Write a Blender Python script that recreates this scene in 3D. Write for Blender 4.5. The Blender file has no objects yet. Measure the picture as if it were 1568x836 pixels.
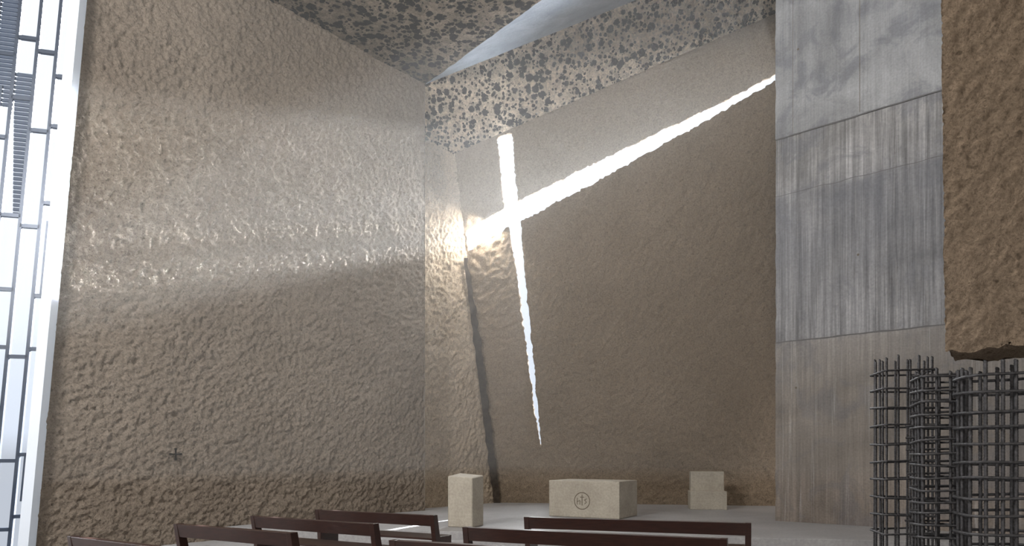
import bpy, math, random, bmesh
from mathutils import Vector, Matrix, noise
from mathutils.geometry import delaunay_2d_cdt
random.seed(7)
scene = bpy.context.scene
V = Vector
try:
    scene.view_settings.view_transform = 'Standard'
    scene.view_settings.look = 'None'
except Exception:
    pass

# ------------------------------------------------------------------ helpers
def link(o, parent=None):
    scene.collection.objects.link(o)
    if parent: o.parent = parent
    return o
def mesh_obj(name, verts, faces, mat=None, smooth=False, parent=None):
    me = bpy.data.meshes.new(name)
    me.from_pydata([tuple(v) for v in verts], [], faces)
    me.update()
    if smooth:
        me.polygons.foreach_set('use_smooth', [True]*len(me.polygons))
    o = bpy.data.objects.new(name, me)
    if mat: me.materials.append(mat)
    return link(o, parent)
def empty(name, loc=(0,0,0), rz=0):
    e = bpy.data.objects.new(name, None)
    e.empty_display_size = .2
    e.location = loc; e.rotation_euler = (0,0,rz)
    return link(e)
def grid_quad(name, c00, c10, c01, c11, step, mat, f=None):
    """bilinear dense patch"""
    c00,c10,c01,c11 = map(V,(c00,c10,c01,c11))
    nu = max(2,int(max((c10-c00).length,(c11-c01).length)/step))
    nv = max(2,int(max((c01-c00).length,(c11-c10).length)/step))
    vs=[]
    for j in range(nv+1):
        b=j/nv
        for i in range(nu+1):
            a=i/nu
            p=(c00*(1-a)+c10*a)*(1-b)+(c01*(1-a)+c11*a)*b
            if f: p=f(p)
            vs.append(p)
    fs=[]
    w=nu+1
    for j in range(nv):
        for i in range(nu):
            k=j*w+i
            fs.append((k,k+1,k+w+1,k+w))
    return mesh_obj(name,vs,fs,mat,True)
BOXF=[(0,3,2,1),(4,5,6,7),(0,1,5,4),(1,2,6,5),(2,3,7,6),(3,0,4,7)]
def boxdata(x0,x1,y0,y1,z0,z1):
    return [(x0,y0,z0),(x1,y0,z0),(x1,y1,z0),(x0,y1,z0),(x0,y0,z1),(x1,y0,z1),(x1,y1,z1),(x0,y1,z1)]
def box(name,x0,x1,y0,y1,z0,z1,mat,parent=None,bev=0.0,seg=2):
    o=mesh_obj(name,boxdata(x0,x1,y0,y1,z0,z1),BOXF,mat,False,parent)
    if bev:
        m=o.modifiers.new('b','BEVEL'); m.width=bev; m.segments=seg
    return o
def prism(name,poly,z0,z1,mat,parent=None,bev=0.0):
    n=len(poly)
    vs=[(x,y,z0) for x,y in poly]+[(x,y,z1) for x,y in poly]
    fs=[tuple(reversed(range(n))),tuple(range(n,2*n))]+[(i,(i+1)%n,n+(i+1)%n,n+i) for i in range(n)]
    o=mesh_obj(name,vs,fs,mat,False,parent)
    if bev:
        m=o.modifiers.new('b','BEVEL'); m.width=bev; m.segments=2
    return o

# ------------------------------------------------------------------ materials
def newmat(name):
    m=bpy.data.materials.new(name); m.use_nodes=True
    nt=m.node_tree; b=nt.nodes['Principled BSDF']
    return m,nt,b
def N(nt,t,**k):
    return nt.nodes.new(t)
def mathn(nt,op,a,b=None,clamp=False):
    n=nt.nodes.new('ShaderNodeMath'); n.operation=op; n.use_clamp=clamp
    for i,x in enumerate((a,b)):
        if x is None: continue
        if isinstance(x,(int,float)): n.inputs[i].default_value=x
        else: nt.links.new(x,n.inputs[i])
    return n.outputs[0]
def ramp(nt,fac,stops,interp='LINEAR'):
    r=nt.nodes.new('ShaderNodeValToRGB'); r.color_ramp.interpolation=interp
    el=r.color_ramp.elements
    while len(el)<len(stops): el.new(.5)
    for e,(p,c) in zip(el,stops):
        e.position=p; e.color=(c[0],c[1],c[2],1) if hasattr(c,'__len__') else (c,c,c,1)
    nt.links.new(fac,r.inputs[0]); return r.outputs[0]
def mixc(nt,fac,a,b,mode='MIX'):
    n=nt.nodes.new('ShaderNodeMix'); n.data_type='RGBA'; n.blend_type=mode
    for s,x in ((n.inputs[0],fac),(n.inputs[6],a),(n.inputs[7],b)):
        if isinstance(x,(int,float)): s.default_value=x
        elif isinstance(x,tuple): s.default_value=(x[0],x[1],x[2],1)
        else: nt.links.new(x,s)
    return n.outputs[2]
def noisen(nt,co,s,d,r=.55,dist=0):
    n=N(nt,'ShaderNodeTexNoise'); n.inputs['Scale'].default_value=s; n.inputs['Detail'].default_value=d
    n.inputs['Roughness'].default_value=r; n.inputs['Distortion'].default_value=dist
    nt.links.new(co,n.inputs[0]); return n.outputs[0]

def rough_concrete(name, c_lo, c_hi, amp1=.13, amp2=.115, s1=1.6, s2=7.0, pores=.25, bump=1.0, fine=22):
    """hand-chopped volcanic concrete: true displacement + fine bump"""
    m,nt,b=newmat(name)
    tc=N(nt,'ShaderNodeTexCoord'); co=tc.outputs['Object']
    n0=noisen(nt,co,.35,2); n1=noisen(nt,co,s1,2,.5,.3); n2=noisen(nt,co,s2,4,.72,0); n3=noisen(nt,co,fine,4,.85)
    vo=N(nt,'ShaderNodeTexVoronoi'); vo.inputs['Scale'].default_value=s2*1.2; vo.feature='F1'
    nt.links.new(co,vo.inputs[0])
    h=mathn(nt,'ADD',mathn(nt,'MULTIPLY',mathn(nt,'SUBTRACT',n1,.5),amp1),mathn(nt,'MULTIPLY',mathn(nt,'SUBTRACT',n2,.5),amp2*1.8))
    h=mathn(nt,'ADD',h,mathn(nt,'MULTIPLY',vo.outputs['Distance'],-amp2*.5))
    d=N(nt,'ShaderNodeDisplacement'); d.inputs['Midlevel'].default_value=0; d.inputs['Scale'].default_value=1
    nt.links.new(h,d.inputs['Height'])
    nt.links.new(d.outputs[0],nt.nodes['Material Output'].inputs['Displacement'])
    m.displacement_method='DISPLACEMENT'
    bp=N(nt,'ShaderNodeBump'); bp.inputs['Strength'].default_value=bump; bp.inputs['Distance'].default_value=.065
    nt.links.new(n3,bp.inputs['Height']); nt.links.new(bp.outputs[0],b.inputs['Normal'])
    col=ramp(nt,n0,[(.3,c_lo),(.7,c_hi)])
    col=mixc(nt,1.0,col,ramp(nt,n3,[(.3,.5),(.5,.98),(.75,1.35)]),'MULTIPLY')
    if pores:
        n4=noisen(nt,co,12,2,.5)
        pm=ramp(nt,n4,[(.27,1),(.35,0)])
        col=mixc(nt,mathn(nt,'MULTIPLY',pm,pores*2),col,(c_lo[0]*.25,c_lo[1]*.25,c_lo[2]*.25))
    nt.links.new(col,b.inputs['Base Color']); b.inputs['Roughness'].default_value=1
    b.inputs['Specular IOR Level'].default_value=.0
    return m

def speckled(name, base, base2, hole, thr=.5, scale=3.2):
    """no-fines lava-aggregate concrete: pale matrix with black pores"""
    m,nt,b=newmat(name)
    tc=N(nt,'ShaderNodeTexCoord'); co=tc.outputs['Object']
    n=N(nt,'ShaderNodeTexNoise'); n.inputs['Scale'].default_value=9; n.inputs['Detail'].default_value=2
    nt.links.new(co,n.inputs[0])
    wrp=mixc(nt,.07,co,n.outputs['Color'])
    def vor(s,seed):
        mp=N(nt,'ShaderNodeMapping'); mp.inputs['Location'].default_value=(seed,seed*.7,0)
        nt.links.new(wrp,mp.inputs[0])
        v=N(nt,'ShaderNodeTexVoronoi'); v.inputs['Scale'].default_value=s
        nt.links.new(mp.outputs[0],v.inputs[0])
        sep=N(nt,'ShaderNodeSeparateColor'); nt.links.new(v.outputs['Color'],sep.inputs[0])
        rad=mathn(nt,'MULTIPLY',sep.outputs[0],thr)
        return mathn(nt,'SUBTRACT',rad,v.outputs['Distance']), sep.outputs[1]
    a,ca=vor(scale,0); c,cc_=vor(scale*1.9,3.3)
    mx=mathn(nt,'MAXIMUM',a,c)
    n2=noisen(nt,co,20,3)
    mx=mathn(nt,'ADD',mx,mathn(nt,'MULTIPLY',mathn(nt,'SUBTRACT',n2,.5),.6))
    mask=ramp(nt,mx,[(.0,0),(.07,1)])
    n3=noisen(nt,co,1.2,5)
    bc=ramp(nt,n3,[(.35,base),(.65,base2)])
    bc=mixc(nt,1.0,bc,ramp(nt,cc_,[(0,.72),(1,1.22)]),'MULTIPLY')
    bc=mixc(nt,1.0,bc,ramp(nt,n2,[(.3,.6),(.7,1.25)]),'MULTIPLY')
    col=mixc(nt,mask,bc,hole)
    nt.links.new(col,b.inputs['Base Color']); b.inputs['Roughness'].default_value=.95
    b.inputs['Specular IOR Level'].default_value=.05
    hh=mathn(nt,'ADD',mathn(nt,'MULTIPLY',mask,-.06),mathn(nt,'MULTIPLY',n2,.07))
    bp=N(nt,'ShaderNodeBump'); bp.inputs['Strength'].default_value=1; bp.inputs['Distance'].default_value=1
    nt.links.new(hh,bp.inputs['Height']); nt.links.new(bp.outputs[0],b.inputs['Normal'])
    d=N(nt,'ShaderNodeDisplacement'); d.inputs['Midlevel'].default_value=.5; d.inputs['Scale'].default_value=.18
    nt.links.new(n3,d.inputs['Height'])
    nt.links.new(d.outputs[0],nt.nodes['Material Output'].inputs['Displacement'])
    m.displacement_method='DISPLACEMENT'
    return m

def smooth_concrete(name, c1, c2, rough=.75, sc=1.0):
    m,nt,b=newmat(name)
    tc=N(nt,'ShaderNodeTexCoord'); co=tc.outputs['Object']
    col=ramp(nt,noisen(nt,co,.7*sc,7,.55,.5),[(.32,c1),(.68,c2)])
    n2=noisen(nt,co,18,5)
    col=mixc(nt,1.0,col,ramp(nt,n2,[(.3,.85),(.7,1.1)]),'MULTIPLY')
    bp=N(nt,'ShaderNodeBump'); bp.inputs['Strength'].default_value=.4; bp.inputs['Distance'].default_value=.02
    nt.links.new(n2,bp.inputs['Height']); nt.links.new(bp.outputs[0],b.inputs['Normal'])
    nt.links.new(col,b.inputs['Base Color']); b.inputs['Roughness'].default_value=rough
    b.inputs['Specular IOR Level'].default_value=.3
    return m

def board_concrete(name):
    """board-marked in-situ wall: three lifts, vertical board streaks, water stains"""
    m,nt,b=newmat(name)
    tc=N(nt,'ShaderNodeTexCoord'); co=tc.outputs['Object']
    sep=N(nt,'ShaderNodeSeparateXYZ'); nt.links.new(co,sep.inputs[0])
    z=sep.outputs[2]; x=sep.outputs[0]
    wig=mathn(nt,'MULTIPLY',mathn(nt,'SUBTRACT',noisen(nt,co,1.3,4),.5),1.0)
    wz=mathn(nt,'DIVIDE',mathn(nt,'ADD',z,mathn(nt,'MULTIPLY',wig,.45)),16.0)
    hz=mathn(nt,'DIVIDE',z,16.0)
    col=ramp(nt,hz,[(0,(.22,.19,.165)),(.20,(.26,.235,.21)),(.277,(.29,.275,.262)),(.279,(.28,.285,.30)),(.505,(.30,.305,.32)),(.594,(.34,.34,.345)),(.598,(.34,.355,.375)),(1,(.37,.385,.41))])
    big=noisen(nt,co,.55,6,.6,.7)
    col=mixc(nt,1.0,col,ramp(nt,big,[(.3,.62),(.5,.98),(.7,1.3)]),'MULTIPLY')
    vb=N(nt,'ShaderNodeTexWhiteNoise'); vb.noise_dimensions='1D'
    fl=mathn(nt,'FLOOR',mathn(nt,'MULTIPLY',x,8.0)); nt.links.new(fl,vb.inputs['W'])
    bt=ramp(nt,vb.outputs[0],[(0,.80),(1,1.18)])
    ms=N(nt,'ShaderNodeMapping'); ms.inputs['Scale'].default_value=(11,11,.28); nt.links.new(co,ms.inputs[0])
    st=noisen(nt,ms.outputs[0],1.7,6,.65)
    stc=ramp(nt,st,[(.33,.55),(.5,1),(.68,1.45)])
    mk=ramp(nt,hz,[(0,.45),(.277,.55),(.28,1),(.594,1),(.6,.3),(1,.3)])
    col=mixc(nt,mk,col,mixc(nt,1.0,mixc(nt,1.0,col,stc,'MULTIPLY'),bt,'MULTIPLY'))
    zn=ramp(nt,wz,[(0,.08),(.28,.2),(.36,.4),(.44,.75),(.503,.9),(.512,.12),(.59,.05),(.6,.0),(1,0)])
    pat=noisen(nt,co,.6,4,.55,.6)
    w=mathn(nt,'MULTIPLY',ramp(nt,pat,[(.32,.35),(.55,1)]),zn)
    w2=mathn(nt,'MULTIPLY',ramp(nt,noisen(nt,co,.95,4,.6,1.2),[(.48,0),(.60,.8)]),ramp(nt,hz,[(0,.5),(1,1)]))
    w=mathn(nt,'MAXIMUM',w,w2)
    col=mixc(nt,mathn(nt,'MULTIPLY',w,.8),col,(.12,.13,.16))
    ef=ramp(nt,noisen(nt,ms.outputs[0],.8,5,.6,1.5),[(.60,0),(.72,.5)])
    col=mixc(nt,ef,col,(.45,.45,.45))
    n2=noisen(nt,co,22,4)
    col=mixc(nt,1.0,col,ramp(nt,n2,[(.3,.85),(.7,1.12)]),'MULTIPLY')
    hb=mathn(nt,'ADD',mathn(nt,'MULTIPLY',n2,.5),mathn(nt,'ADD',st,mathn(nt,'MULTIPLY',vb.outputs[0],.35)))
    bp=N(nt,'ShaderNodeBump'); bp.inputs['Strength'].default_value=.7; bp.inputs['Distance'].default_value=.03
    nt.links.new(hb,bp.inputs['Height']); nt.links.new(bp.outputs[0],b.inputs['Normal'])
    nt.links.new(col,b.inputs['Base Color']); b.inputs['Roughness'].default_value=.8
    b.inputs['Specular IOR Level'].default_value=.25
    return m

def simple(name,c,rough=.5,metal=0,spec=.5,nsc=0,var=.2,bump=0,stretch=(1,1,1)):
    m,nt,b=newmat(name)
    b.inputs['Roughness'].default_value=rough; b.inputs['Metallic'].default_value=metal
    b.inputs['Specular IOR Level'].default_value=spec
    b.inputs['Base Color'].default_value=(*c,1)
    if nsc:
        tc=N(nt,'ShaderNodeTexCoord'); mp=N(nt,'ShaderNodeMapping'); mp.inputs['Scale'].default_value=stretch
        nt.links.new(tc.outputs['Object'],mp.inputs[0])
        n=noisen(nt,mp.outputs[0],nsc,4)
        col=ramp(nt,n,[(.3,tuple(x*(1-var) for x in c)),(.7,tuple(x*(1+var) for x in c))])
        nt.links.new(col,b.inputs['Base Color'])
        if bump:
            bp=N(nt,'ShaderNodeBump'); bp.inputs['Strength'].default_value=bump; bp.inputs['Distance'].default_value=.01
            nt.links.new(n,bp.inputs['Height']); nt.links.new(bp.outputs[0],b.inputs['Normal'])
    return m

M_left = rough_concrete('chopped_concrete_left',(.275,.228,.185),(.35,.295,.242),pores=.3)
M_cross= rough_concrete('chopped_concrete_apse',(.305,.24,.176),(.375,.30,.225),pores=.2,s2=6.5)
M_rev_lit  = rough_concrete('chopped_concrete_reveal_lit',(.52,.43,.33),(.60,.50,.39),pores=.2)  # paler than the other walls: slit light put into the colour
M_block= rough_concrete('chopped_concrete_block',(.44,.34,.25),(.54,.425,.325),amp1=.05,amp2=.026,s1=3,s2=14,pores=.3,bump=1,fine=45)
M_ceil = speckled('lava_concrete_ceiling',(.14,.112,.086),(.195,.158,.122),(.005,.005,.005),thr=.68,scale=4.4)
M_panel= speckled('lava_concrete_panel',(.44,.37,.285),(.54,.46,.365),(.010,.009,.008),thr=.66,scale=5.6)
M_band = smooth_concrete('cast_concrete_band',(.20,.235,.29),(.33,.37,.43),sc=2)
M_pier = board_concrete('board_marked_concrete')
M_floor= smooth_concrete('floor_concrete',(.30,.30,.31),(.38,.38,.39),rough=.5)
M_altar= smooth_concrete('altar_concrete',(.36,.33,.28),(.44,.41,.35),rough=.7,sc=3)
M_wood = simple('dark_mahogany',(.026,.009,.006),.32,0,.5,6,.4,.1,(1,12,12))
M_rebar= simple('steel_rebar',(.06,.06,.065),.5,.4,.5,40,.5,.6)
M_frame= simple('window_frame_steel',(.035,.05,.08),.4,.3)
M_frameL=simple('window_frame_white',(.66,.73,.83),.5)
M_louv = simple('louvre_slate',(.06,.08,.12),.6,0,.2)
M_gap_shade = simple('gap_shade',(.05,.04,.032),1,0,.1,8,.4)  # colour stands for the shade inside the gap
M_plain= simple('plain_concrete',(.24,.21,.18),.9,0,.2,3,.2)
M_engr = simple('engraving_dark',(.12,.10,.07),.8)
M_joint= simple('pour_joint',(.12,.12,.125),.9)
M_iron = simple('iron_cross',(.02,.016,.013),.6,.5)

# ------------------------------------------------------------------ room plan (metres, z=0 sanctuary floor)
ZC=12.73
C1=V((-2.6,20.4,0)); wd=V((.65,.76,0)).normalized(); wnrm=V((.76,-.65,0)).normalized()
def leftpt(t,z): p=C1-wd*t; p.z=z; return p
def tedge(z): return 10.0-1.02*z/ZC
grid_quad('wall_left', leftpt(tedge(-.4),-.4), leftpt(0,-.4), leftpt(tedge(ZC+.3),ZC+.3), leftpt(0,ZC+.3), .028, M_left)
mesh_obj('wall_left_return',[leftpt(0,-.4),(-3.7,21.6,-.4),(-3.7,21.6,ZC+1),leftpt(0,ZC+1)],[(0,1,2,3)],M_plain)
bl=V((-3.55,20.22,-.1)); br=V((-.5,23.9,-.1)); tl=V((-3.7,21.09,11.5)); tr=V((-1.81,21.7,11.26))
tl2=tl+(tl-bl)*.09; tr2=tr+(tr-br)*.09
grid_quad('wall_reveal',bl,br,tl2,tr2,.04,M_rev_lit)

# ---- cross wall, leaning plane with the cross cut through it
A=V((-.5,23.9,0)); e1=V((.9844,-.176,0)); e2=V((-.0375,-.2095,1.0))
def cw(s,h,off=0): return A+e1*s+e2*h+V((.172,.963,.208))*off
cross=[(.493,11.62),(.93,11.70),(1.0,10.5),(1.046,9.69),(3.29,10.57),(5.27,11.31),(7.15,11.98),(9.0,12.76),
       (9.0,12.66),(7.15,11.77),(5.27,10.94),(3.28,10.04),(1.83,9.43),(1.11,9.13),(1.174,7.92),(1.27,6.31),(1.412,4.64),(1.482,3.36),(1.585,2.0),
       (1.55,2.0),(1.373,3.36),(1.259,4.64),(1.075,6.31),(.919,7.94),(.769,9.03),(-.62,8.33),(-.66,8.93),(.62,9.53),(.57,10.5)]
loop=[]
for i,(s,h) in enumerate(cross):
    s2,h2=cross[(i+1)%len(cross)]
    L=math.hypot(s2-s,h2-h); n=max(1,int(L/.07))
    for k in range(n):
        a=k/n; ps=s+(s2-s)*a; ph=h+(h2-h)*a
        wsc=min(1.0,.3+abs(ph-2)/8)
        if ps>4: wsc*=max(.35,1-(ps-4)/7)
        lo=.022*wsc; hi=.04*wsc
        d1=lo*noise.noise(V((ps*4,ph*4,1)))+hi*noise.noise(V((ps*13,ph*13,2)))
        d2=lo*noise.noise(V((ps*4,ph*4,9)))+hi*noise.noise(V((ps*13,ph*13,5)))
        loop.append((ps+d1,ph+d2))
def topline(s): return 11.26+.306*(s+.9)+.7
step=.055
pts=[V(p) for p in loop]; edges=[(i,(i+1)%len(loop)) for i in range(len(loop))]
cell={}
for p in loop: cell.setdefault((int(p[0]//.1),int(p[1]//.1)),[]).append(p)
def near(s,h):
    ci,cj=int(s//.1),int(h//.1)
    for i in (-1,0,1):
        for j in (-1,0,1):
            for p in cell.get((ci+i,cj+j),()):
                if (p[0]-s)**2+(p[1]-h)**2<(.03)**2: return True
    return False
S1=10.6
nh=int((topline(S1)+.3)/step)
ns=int((S1+1.2)/step)
for j in range(nh+1):
    h=-.15+j*step
    s0=-.0801*h-.12
    for i in range(ns+1):
        s=s0+(S1-s0)*i/ns
        if h>topline(s): continue
        if near(s,h): continue
        pts.append(V((s,h)))
r=delaunay_2d_cdt(pts,edges,[],0,1e-5)
vco,vf=r[0],r[2]
def inside(x,y):
    c=False; n=len(loop); j=n-1
    for i in range(n):
        xi,yi=loop[i]; xj,yj=loop[j]
        if (yi>y)!=(yj>y) and x<(xj-xi)*(y-yi)/(yj-yi)+xi: c=not c
        j=i
    return c
faces=[]
for f in vf:
    cx=sum(vco[k].x for k in f)/len(f); cy=sum(vco[k].y for k in f)/len(f)
    if cy>topline(cx): continue
    if -.8<cx<9.1 and 1.9<cy<12.9 and inside(cx,cy): continue
    faces.append(tuple(f))
verts=[cw(v.x,v.y) for v in vco]
base=len(verts); nl=len(loop)
for (s,h) in loop: verts.append(cw(s,h,.0))
for (s,h) in loop: verts.append(cw(s,h,.16))
for i in range(nl):
    k=(i+1)%nl
    faces.append((base+i,base+k,base+nl+k,base+nl+i))
wc=mesh_obj('wall_cross',verts,faces,M_cross,True)
bm=bmesh.new(); bm.from_mesh(wc.data)
bmesh.ops.remove_doubles(bm,verts=bm.verts,dist=.0005)
bmesh.ops.recalc_face_normals(bm,faces=bm.faces)
sgn=sum((f.normal.dot(V((.172,.963,.208)))*f.calc_area()) for f in bm.faces)
if sgn>0: bmesh.ops.reverse_faces(bm,faces=bm.faces)
bm.to_mesh(wc.data); bm.free()
mesh_obj('apse_sun_block',[cw(-1.6,11.5),cw(10.6,15.3),(*cw(10.6,15.3).xy,17.2),(*cw(-1.6,11.5).xy,17.2)],[(0,1,2,3)],M_plain)  # unseen face added to stop sun leaking in over the cross wall

# shade painted as a dark strip where reveal meets the cross wall
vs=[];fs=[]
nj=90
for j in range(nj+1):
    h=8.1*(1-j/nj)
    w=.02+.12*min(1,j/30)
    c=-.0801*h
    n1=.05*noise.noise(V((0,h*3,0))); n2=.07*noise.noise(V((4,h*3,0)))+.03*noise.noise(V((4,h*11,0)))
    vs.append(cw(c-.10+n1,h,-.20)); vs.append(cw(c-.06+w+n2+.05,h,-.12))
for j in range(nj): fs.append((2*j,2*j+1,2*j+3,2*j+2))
mesh_obj('gap_shade_strip',vs,fs,M_gap_shade,True)

# ---- inclined lava-concrete soffit above the apse
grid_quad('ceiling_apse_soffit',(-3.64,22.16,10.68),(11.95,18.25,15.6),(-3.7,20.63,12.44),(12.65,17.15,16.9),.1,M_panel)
grid_quad('ceiling_band',(-2.6,20.4,12.73),(-2.6,20.4,12.73),(5.72,10.9,12.74),(12.65,17.15,16.9),.2,M_band)
ld=V((3.33,-3.8,0)).normalized()
far=C1+ld*24
w2=leftpt(10.6,0)-wnrm*.2
ceil=grid_quad('ceiling_with_haze',(C1.x,C1.y,ZC),(far.x,far.y,ZC),(w2.x,w2.y,ZC),(-1,-6,ZC),.12,M_ceil)
# dusty air of the nave: a closed, homogeneous scattering volume joined into the ceiling mesh
hzm=bpy.data.materials.new('dusty_air'); hzm.use_nodes=True
nt=hzm.node_tree; nt.nodes.clear()
vo=nt.nodes.new('ShaderNodeVolumeScatter'); vo.inputs['Density'].default_value=.0085; vo.inputs['Anisotropy'].default_value=.1
vo.inputs['Color'].default_value=(.98,.99,.98,1)
out=nt.nodes.new('ShaderNodeOutputMaterial'); nt.links.new(vo.outputs[0],out.inputs['Volume'])
ceil.data.materials.append(hzm)
bm=bmesh.new(); bm.from_mesh(ceil.data)
hv=[bm.verts.new(c) for c in boxdata(-7.0,11,6.95,22.2,1.3,12.62)]
for f in BOXF:
    q=bm.faces.new([hv[i] for i in f]); q.material_index=1
bm.to_mesh(ceil.data); bm.free()

mesh_obj('ceiling_rear',[(far.x,far.y,ZC+.02),(13.6,-9,ZC+.02),(-16,-9,ZC+.02),(-16,12,ZC+.02),(w2.x,w2.y,ZC+.02),(-1,-6,ZC+.02)],[(0,1,5),(1,2,5),(2,3,5),(3,4,5)],M_plain)
mesh_obj('ceiling_upper',[(-5,24,17.2),(14,25,17.2),(14,2,17.2),(5,10,17.2),(-4,20,17.2)],[(0,1,2,3,4)],M_plain)

# ---- board-marked pier wall
pa=V((6.6,17.1,0)); ang=math.atan2(-.652,.758)
pier=empty('wall_pier',pa,ang)
def lift(name,z0,z1,off):
    vs=[]; fs=[]
    nz=max(2,int((z1-z0)/.12))
    for j in range(nz+1):
        z=z0+(z1-z0)*j/nz
        r0=.025*noise.noise(V((7,0,z*2.2)))+.012*noise.noise(V((3,0,z*8)))
        vs+=[(r0,off,z),(9.2,off,z),(9.2,1.2,z),(r0,1.2,z)]
    for j in range(nz):
        k=4*j
        for q in range(4):
            a=k+q;b2=k+(q+1)%4
            fs.append((a,b2,b2+4,a+4))
    k=4*nz
    fs+= [(3,2,1,0),(k,k+1,k+2,k+3)]
    return mesh_obj(name,vs,fs,M_pier,False,pier)
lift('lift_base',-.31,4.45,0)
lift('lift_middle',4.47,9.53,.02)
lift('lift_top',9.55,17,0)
def hjoint(name,z,y,amp=.02,t=.022):
    vs=[];fs=[];n=120
    for i in range(n+1):
        x=9.1*i/n
        dz=amp*noise.noise(V((x*2.5,z,0)))
        th=t*(.6+.8*abs(noise.noise(V((x*6,z,4)))))
        vs+=[(x,y,z+dz-th),(x,y,z+dz+th)]
    for i in range(n): fs.append((2*i,2*i+2,2*i+3,2*i+1))
    mesh_obj(name,vs,fs,M_joint,False,pier)
hjoint('pour_joint_1',4.46,-.004,.02,.018); hjoint('pour_joint_2',9.54,-.004,.02,.018); hjoint('pour_joint_3',8.12,.015,.03,.010)
for i,(x,z) in enumerate([(.55,11.6),(2.9,11.9),(.55,13.6),(2.9,13.7),(1.9,6.3),(.5,3.3),(3.1,3.2)]):
    n=12; vs=[(x+.028*math.cos(k*math.tau/n),-.003,z+.028*math.sin(k*math.tau/n)) for k in range(n)]
    mesh_obj(f'tie_hole_{i}',vs,[tuple(range(n))],M_engr,False,pier)
box('form_joint_1',1.93,1.942,-.003,.02,9.6,17,M_engr,pier)
box('form_joint_2',.42,.428,-.003,.02,9.6,17,M_engr,pier)
mesh_obj('wall_apse_side',[(6.7,17.2,-.1),(12.6,24,-.1),(12.6,24,17),(6.7,17.2,17)],[(0,1,2,3)],M_plain)

# ---- hanging rough block
bd=V((.98,-.2,0)).normalized(); bk=V((.65,.76,0)).normalized()
E=V((3.17,5.0,0))
zb=2.375
def bpn(a,b,z):
    p=E+bd*a+bk*b; p.x-= .012*max(0,z-2.3); p.z=z; return p
def wob(p):
    if p.z<zb+.02: p=p+V((0,0,.05*noise.noise(V((p.x*4,p.y*4,3)))+.02*noise.noise(V((p.x*15,p.y*15,3)))))
    return p
blk=[]
blk.append(grid_quad('front',bpn(0,0,zb),bpn(3.2,0,zb),bpn(0,0,ZC),bpn(3.2,0,ZC),.018,M_block,wob))
blk.append(grid_quad('side',bpn(0,.7,zb),bpn(0,0,zb),bpn(0,.7,ZC),bpn(0,0,ZC),.05,M_block,wob))
blk.append(grid_quad('underside',bpn(0,.7,zb),bpn(3.2,.7,zb),bpn(0,0,zb),bpn(3.2,0,zb),.04,M_block,wob))
blk.append(grid_quad('back',bpn(3.2,.7,zb),bpn(0,.7,zb),bpn(3.2,.7,ZC),bpn(0,.7,ZC),.2,M_block,wob))
bm=bmesh.new()
for o in blk: bm.from_mesh(o.data)
bmesh.ops.remove_doubles(bm,verts=bm.verts,dist=.007)
bmesh.ops.recalc_face_normals(bm,faces=bm.faces)
me=bpy.data.meshes.new('wall_hanging'); bm.to_mesh(me); bm.free(); me.materials.append(M_block)
for o in blk: bpy.data.objects.remove(o)
link(bpy.data.objects.new('wall_hanging',me))

# ---- floors
prism('floor',[(-16,-9),(13.8,-9),(14,12),(12.8,26),(-5,26),(-10,13.5),(-16,12)],-.5,-.3,M_floor)
prism('floor_sanctuary',[(-6.6,15.65),(-3.0,15.0),(6.0,13.3),(9.3,12.7),(12.5,12.2),(12.7,24),(0,25),(-3.5,22.5),(-4.2,19.2)],-.3,0,M_floor,bev=.01)
prism('floor_step',[(-3.0,14.6),(6.0,12.9),(9.0,12.3),(9.2,13.2),(6.2,13.8),(-2.9,15.4)],-.3,-.15,M_floor,bev=.01)
def plainwall(name,a,b,z1=ZC+.2): mesh_obj(name,[(*a,-.4),(*b,-.4),(*b,z1),(*a,z1)],[(0,1,2,3)],M_plain)
plainwall('wall_right',(13.4,11.2),(13.6,-9),17.2)
plainwall('wall_back',(13.6,-9),(-16,-9))
plainwall('wall_left_rear',(-16,-9),(-15.4,11.1))

# ------------------------------------------------------------------ window
win=empty('window_1')
wdir=V((-.967,-.255,0)).normalized(); wn=V((.255,-.967,0))
def wp(a,z,o=0):
    p=leftpt(tedge(z),z)+wdir*a+wn*o; p.z=z; return p
def bar(vs,fs,a0,a1,z0,z1,o0,o1):
    k=len(vs)
    for o in (o0,o1):
        vs.extend([wp(a0,z0,o),wp(a1,z0,o),wp(a1,z1,o),wp(a0,z1,o)])
    fs.extend([(k,k+1,k+2,k+3),(k+7,k+6,k+5,k+4),(k,k+4,k+5,k+1),(k+1,k+5,k+6,k+2),(k+2,k+6,k+7,k+3),(k+3,k+7,k+4,k)])
vs=[];fs=[]
bar(vs,fs,-.12,.05,-.35,ZC,-.1,.25)
bar(vs,fs,.02,6.6,-.35,-.15,-.1,.1)
mesh_obj('outer_frame',vs,fs,M_frameL,False,win)
vs=[];fs=[]; lv=[];lf=[]
cols=[.02,.27,.60,.95,1.3,1.65,2.0,2.4,2.8,3.2,3.6,4.0,4.5,5.0,5.5,6.0,6.6]
for i in range(1,len(cols)): bar(vs,fs,cols[i]-.032,cols[i]+.032,-.2,ZC,-.04,.04)
for i in range(len(cols)-1):
    z=-.2+random.uniform(.3,1.5)
    a0,a1=cols[i],cols[i+1]
    while z<ZC:
        bar(vs,fs,a0,a1,z-.034,z+.034,-.04,.04)
        z+=random.uniform(.9,2.6)
    if i%3==0:
        for q in range(2):
            z0=random.uniform(0,11); mid=(a0+a1)/2
            bar(vs,fs,mid-.018,mid+.018,z0,z0+random.uniform(.8,1.6),-.03,.04)
mesh_obj('mullions',vs,fs,M_frame,False,win)
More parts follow.
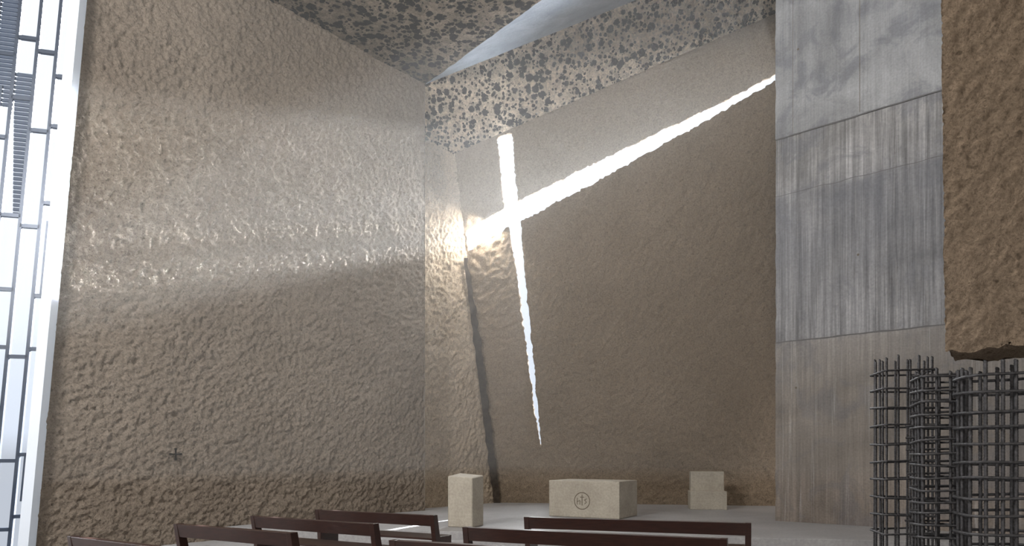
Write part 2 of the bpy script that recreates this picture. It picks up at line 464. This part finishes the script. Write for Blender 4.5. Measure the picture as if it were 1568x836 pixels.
def louv(a0,a1,z0,z1,taper=0):
    z=z0
    while z<z1:
        f=(z-z0)/(z1-z0); aa=a1-(a1-a0)*taper*(1-f)
        bar(lv,lf,a0,aa,z,z+.060,-.02,.02); z+=.085
louv(.60,.95,6.2,9.0,.6); louv(.95,1.3,8.3,ZC); louv(1.3,1.65,8.2,ZC); louv(1.65,2.0,8.2,ZC); louv(2,2.4,8.2,ZC)
mesh_obj('louvres',lv,lf,M_louv,False,win)

# ------------------------------------------------------------------ sanctuary furniture
alt=empty('altar',(1.0,18.5,0),math.radians(-30))
box('block',0,2.02,0,1.35,0,.97,M_altar,alt,.02,3)
def ring(name,cx,cz,r,w,y,parent,mat,n=48):
    vs=[];fs=[]
    for k in range(n):
        c,s=math.cos(k*math.tau/n),math.sin(k*math.tau/n)
        vs+= [(cx+c*(r-w),y,cz+s*(r-w)),(cx+c*r,y,cz+s*r)]
    for k in range(n):
        a=2*k;b2=2*((k+1)%n); fs.append((a,a+1,b2+1,b2))
    return mesh_obj(name,vs,fs,mat,False,parent)
ring('emblem_ring',.98,.44,.23,.022,-.004,alt,M_engr)
def stroke(name,pts,w,parent,mat,y=-.004):
    vs=[];fs=[]
    for (x0,z0),(x1,z1) in zip(pts[:-1],pts[1:]):
        d=V((x1-x0,z1-z0)).normalized(); nx,nz=-d.y*w/2,d.x*w/2; k=len(vs)
        vs+=[(x0+nx,y,z0+nz),(x1+nx,y,z1+nz),(x1-nx,y,z1-nz),(x0-nx,y,z0-nz)]; fs.append((k,k+1,k+2,k+3))
    return mesh_obj(name,vs,fs,mat,False,parent)
stroke('emblem_bar',[(.98,.32),(.98,.60)],.022,alt,M_engr)
stroke('emblem_arm',[(.92,.54),(1.04,.54)],.018,alt,M_engr)
stroke('emblem_letters_1',[(.84,.34),(.84,.52)],.018,alt,M_engr)
stroke('emblem_letters_2',[(.84,.42),(.92,.45),(.92,.34)],.018,alt,M_engr)
stroke('emblem_letters_3',[(1.12,.50),(1.05,.47),(1.11,.41),(1.05,.36)],.018,alt,M_engr)
am=empty('ambo',(-1.47,15.6,0),math.radians(-22))
mesh_obj('block',[(0,0,0),(.62,0,0),(.62,.62,0),(0,.62,0),(0,0,1.16),(.62,0,1.13),(.62,.62,1.17),(0,.62,1.22)],BOXF,M_altar,False,am).modifiers.new('b','BEVEL').width=.018
st=empty('presider_seat',(5.42,20.75,0),math.radians(-8))
box('seat_block',0,1.08,0,.62,0,.56,M_altar,st,.015)
box('backrest',.06,1.06,.42,.8,0,1.15,M_altar,st,.015)

cx=empty('consecration_cross')
cc=leftpt(7.3,1.66)+wnrm*.05
def lc(a,z,o): return cc+wd*a+wnrm*o+V((0,0,z))
def lbar(name,a0,a1,z0,z1):
    vs=[lc(a,z,o) for z in (z0,z1) for (a,o) in ((a0,0),(a1,0),(a1,.03),(a0,.03))]
    mesh_obj(name,vs,BOXF,M_iron,False,cx)
lbar('upright',-.014,.014,-.11,.11); lbar('arm',-.11,.11,-.014,.014)
for a,z,nm in ((-.11,0,'tip_1'),(.11,0,'tip_2'),(0,.11,'tip_3'),(0,-.11,'tip_4')):
    lbar(nm,a-.022,a+.022,z-.022,z+.022)

# ------------------------------------------------------------------ benches
def bench(p0,p1):
    p0=V((*p0,0)); p1=V((*p1,0)); L=(p1-p0).length; a=math.atan2(p1.y-p0.y,p1.x-p0.x)
    e=empty('church_bench',(p0.x,p0.y,-.3),a)
    def slab(nm,prof,x0,x1,bev=.006):
        n=len(prof)
        vs=[(x0,y,z) for y,z in prof]+[(x1,y,z) for y,z in prof]
        fs=[tuple(range(n)),tuple(reversed(range(n,2*n)))]+[(i,n+i,n+(i+1)%n,(i+1)%n) for i in range(n)]
        o=mesh_obj(nm,vs,fs,M_wood,False,e)
        m=o.modifiers.new('b','BEVEL'); m.width=bev; m.segments=2
    slab('backrest_rail',[(-.05,.66),(.03,.66),(.03,.86),(-.09,.86)],.02,L-.02)
    slab('seat',[(.02,.40),(.50,.42),(.50,.46),(.02,.44)],.06,L-.06)
    slab('stretcher',[(.22,.08),(.26,.08),(.26,.2),(.22,.2)],.06,L-.06)
    end=[(.0,0),(.48,0),(.50,.46),(.12,.46),(.035,.865),(-.095,.865),(-.02,.42)]
    slab('end_panel_1',end,0,.09); slab('end_panel_2',end,L-.09,L)
bench((-3.84,13.5),(-1.35,12.2))
bench((-4.55,12.06),(-2.1,10.65))
bench((-5.2,10.65),(-2.97,9.38))
bench((-5.77,9.0),(-3.5,7.6))
bench((.23,11.9),(3.77,10.76))
bench((-.7,10.16),(2.75,8.7))
bench((-1.5,8.57),(1.9,7.2))

# ------------------------------------------------------------------ rebar cages
def tube(vs,fs,path,r,closed=False,n=6):
    P=[V(p) for p in path]; m=len(P); k0=len(vs)
    for i,p in enumerate(P):
        if closed: t=(P[(i+1)%m]-P[i-1])
        else: t=P[min(i+1,m-1)]-P[max(i-1,0)]
        t.normalize()
        up=V((0,0,1)) if abs(t.z)<.8 else V((1,0,0))
        a=t.cross(up).normalized(); b=t.cross(a)
        for k in range(n):
            th=k*math.tau/n; vs.append(p+a*(r*math.cos(th))+b*(r*math.sin(th)))
    for i in range(m if closed else m-1):
        j=(i+1)%m
        for k in range(n):
            fs.append((k0+i*n+k,k0+i*n+(k+1)%n,k0+j*n+(k+1)%n,k0+j*n+k))
def ribbed(vs,fs,p0,p1,r,pitch=.022,n=7):
    """deformed reinforcing bar with raised ribs"""
    k0=len(vs); L=(p1-p0).length; m=max(2,int(L/pitch)*2)
    for i in range(m+1):
        p=p0+(p1-p0)*(i/m); rr=r*(1.16 if i%2 else .96)
        for k in range(n):
            th=k*math.tau/n; vs.append(p+V((rr*math.cos(th),rr*math.sin(th),.006*math.sin(th))))
    for i in range(m):
        for k in range(n):
            fs.append((k0+i*n+k,k0+i*n+(k+1)%n,k0+(i+1)*n+(k+1)%n,k0+(i+1)*n+k))
def rrect(hx,hy,r,seg=6):
    pts=[]
    for cxx,cyy,a0 in ((hx-r,hy-r,0),(-hx+r,hy-r,90),(-hx+r,-hy+r,180),(hx-r,-hy+r,270)):
        for k in range(seg+1):
            a=math.radians(a0+90*k/seg); pts.append((cxx+r*math.cos(a),cyy+r*math.sin(a)))
    return pts
def cage(center,rz,hx,hy,rr,ztop,ring_step,nb,rv,rh,inner=False,double=False):
    vs=[];fs=[]
    R=Matrix.Rotation(rz,3,'Z'); c=V((center[0],center[1],0))
    loopp=rrect(hx,hy,rr)
    z=-.26
    while z<ztop:
        for q in range(2 if double else 1):
            j=random.uniform(-.012,.012); tx,ty=random.uniform(-.05,.05),random.uniform(-.06,.06)
            tube(vs,fs,[c+R@V((x,y,0))+V((0,0,z+j+q*.028+tx*x+ty*y)) for x,y in loopp],rh,True)
        if inner:
            y0=random.uniform(-hy,hy)*.6
            tube(vs,fs,[c+R@V((-hx-.05,y0,0))+V((0,0,z+.02)),c+R@V((hx+.05,y0,0))+V((0,0,z+.03))],rh)
        z+=ring_step
    per=[]; tot=0
    for i in range(len(loopp)):
        a=V(loopp[i]); b=V(loopp[(i+1)%len(loopp)]); L=(b-a).length; per.append((tot,L,a,b)); tot+=L
    for k in range(nb):
        d=tot*(k+.3+random.uniform(-.12,.12))/nb
        for (t0,L,a,b) in per:
            if L>0 and t0<=d<=t0+L:
                q=a+(b-a)*((d-t0)/L); q=q*(1-(rv+rh)/max(hx,hy)); break
        p0=c+R@V((q.x,q.y,0)); zt=ztop+random.uniform(-.03,.02)
        ribbed(vs,fs,p0+V((0,0,-.3)),p0+V((random.uniform(-.01,.01),random.uniform(-.01,.01),zt)),rv)
    return mesh_obj('rebar_cage',vs,fs,M_rebar,True)
cage((3.66,6.4),-.1,.23,.16,.03,2.52,.165,14,.010,.010)
cage((3.50,5.62),-.3,.16,.2,.06,2.30,.1,12,.011,.010,True)
cage((3.66,5.13),-.2,.27,.2,.13,2.29,.13,14,.013,.012,False,False)

# ------------------------------------------------------------------ world and lights
w=bpy.data.worlds.new('sky'); scene.world=w; w.use_nodes=True
nt=w.node_tree; bg=nt.nodes['Background']
tc=N(nt,'ShaderNodeTexCoord'); sp=N(nt,'ShaderNodeSeparateXYZ'); nt.links.new(tc.outputs['Generated'],sp.inputs[0])
c=ramp(nt,sp.outputs[2],[(.0,(.46,.50,.57)),(.03,(.66,.73,.85)),(.3,(.86,.92,1.0))])
nt.links.new(c,bg.inputs[0]); bg.inputs[1].default_value=1.15

def area(name,loc,target,sx,sy,power,col,spread=None):
    l=bpy.data.lights.new(name,'AREA'); l.shape='RECTANGLE'; l.size=sx; l.size_y=sy; l.energy=power; l.color=col
    if spread: l.spread=math.radians(spread)
    o=bpy.data.objects.new(name,l); o.location=loc
    o.rotation_euler=(V(target)-V(loc)).to_track_quat('-Z','Y').to_euler(); return link(o)
area('key_left',(-9.0,2.0,10.0),(-2.5,20,3.5),2,2,1950,(1,.97,.93))  # added key lamp inside the closed room, no roof opening here
area('fill_rear',(3,-7,6),(1,20,5),8,6,540,(1,.93,.85))  # added fill lamp behind the camera, no opening there
area('fill_right',(2,5,12.3),(4,20,5),2.5,2.5,1000,(1,.92,.82))  # added fill lamp hung under the closed roof
nrm=V((.172,.963,.208)).normalized()
def slit_light(name,s0,h0,s1,h1,wid,power):
    a=cw(s0,h0,.9); b=cw(s1,h1,.9); x=(b-a).normalized(); z=nrm; y=z.cross(x).normalized(); x=y.cross(z)
    l=bpy.data.lights.new(name,'AREA'); l.shape='RECTANGLE'; l.size=(b-a).length; l.size_y=wid; l.energy=power; l.color=(.93,.97,1)
    o=bpy.data.objects.new(name,l)
    M=Matrix((x,y,z)).transposed().to_4x4(); M.translation=(a+b)/2; o.matrix_world=M
    return link(o)
slit_light('daylight_arm',-.9,8.4,9.2,12.8,1.6,2800)
slit_light('daylight_upright',.6,12.2,1.6,1.4,1.2,1500)
# the low sun behind the cross
sl=bpy.data.lights.new('sun','SUN'); sl.energy=66; sl.angle=math.radians(.8); sl.color=(.97,.98,1)
so=bpy.data.objects.new('sun',sl); so.rotation_euler=(-V((.4278,1,.416))).to_track_quat('-Z','Y').to_euler(); link(so)
# added narrow-spread lamps in mid-air, imitating daylight shafts along the left wall
bdir=(-wd - wnrm*.20 + V((0,0,-.30))).normalized()
def shaft_lamp(name,h,height,power,spread,off=1.75,wid=3.3):
    bc=C1+wd*.4+wnrm*off+V((0,0,h))
    o=area(name,bc,bc+bdir,1,1,power,(.92,.97,1),spread)
    o.data.size=wid; o.data.size_y=height
shaft_lamp('beam_lamp',9.95,3.0,66,8)
shaft_lamp('beam_lamp',7.95,.42,22,4)
shaft_lamp('beam_lamp',8.75,.25,9,4)
area('reveal_fill',cw(.2,9.15,-.2),(-2.0,22.2,6.8),.35,.35,120,(1,.94,.84))  # added lamp inside the apse to brighten the reveal

# ------------------------------------------------------------------ camera
cd=bpy.data.cameras.new('camera'); cd.sensor_width=36; cd.lens=24; cd.shift_y=345/1920
cam=bpy.data.objects.new('camera',cd); cam.location=(0,0,1.6); cam.rotation_euler=(math.radians(90),0,0)
link(cam); scene.camera=cam
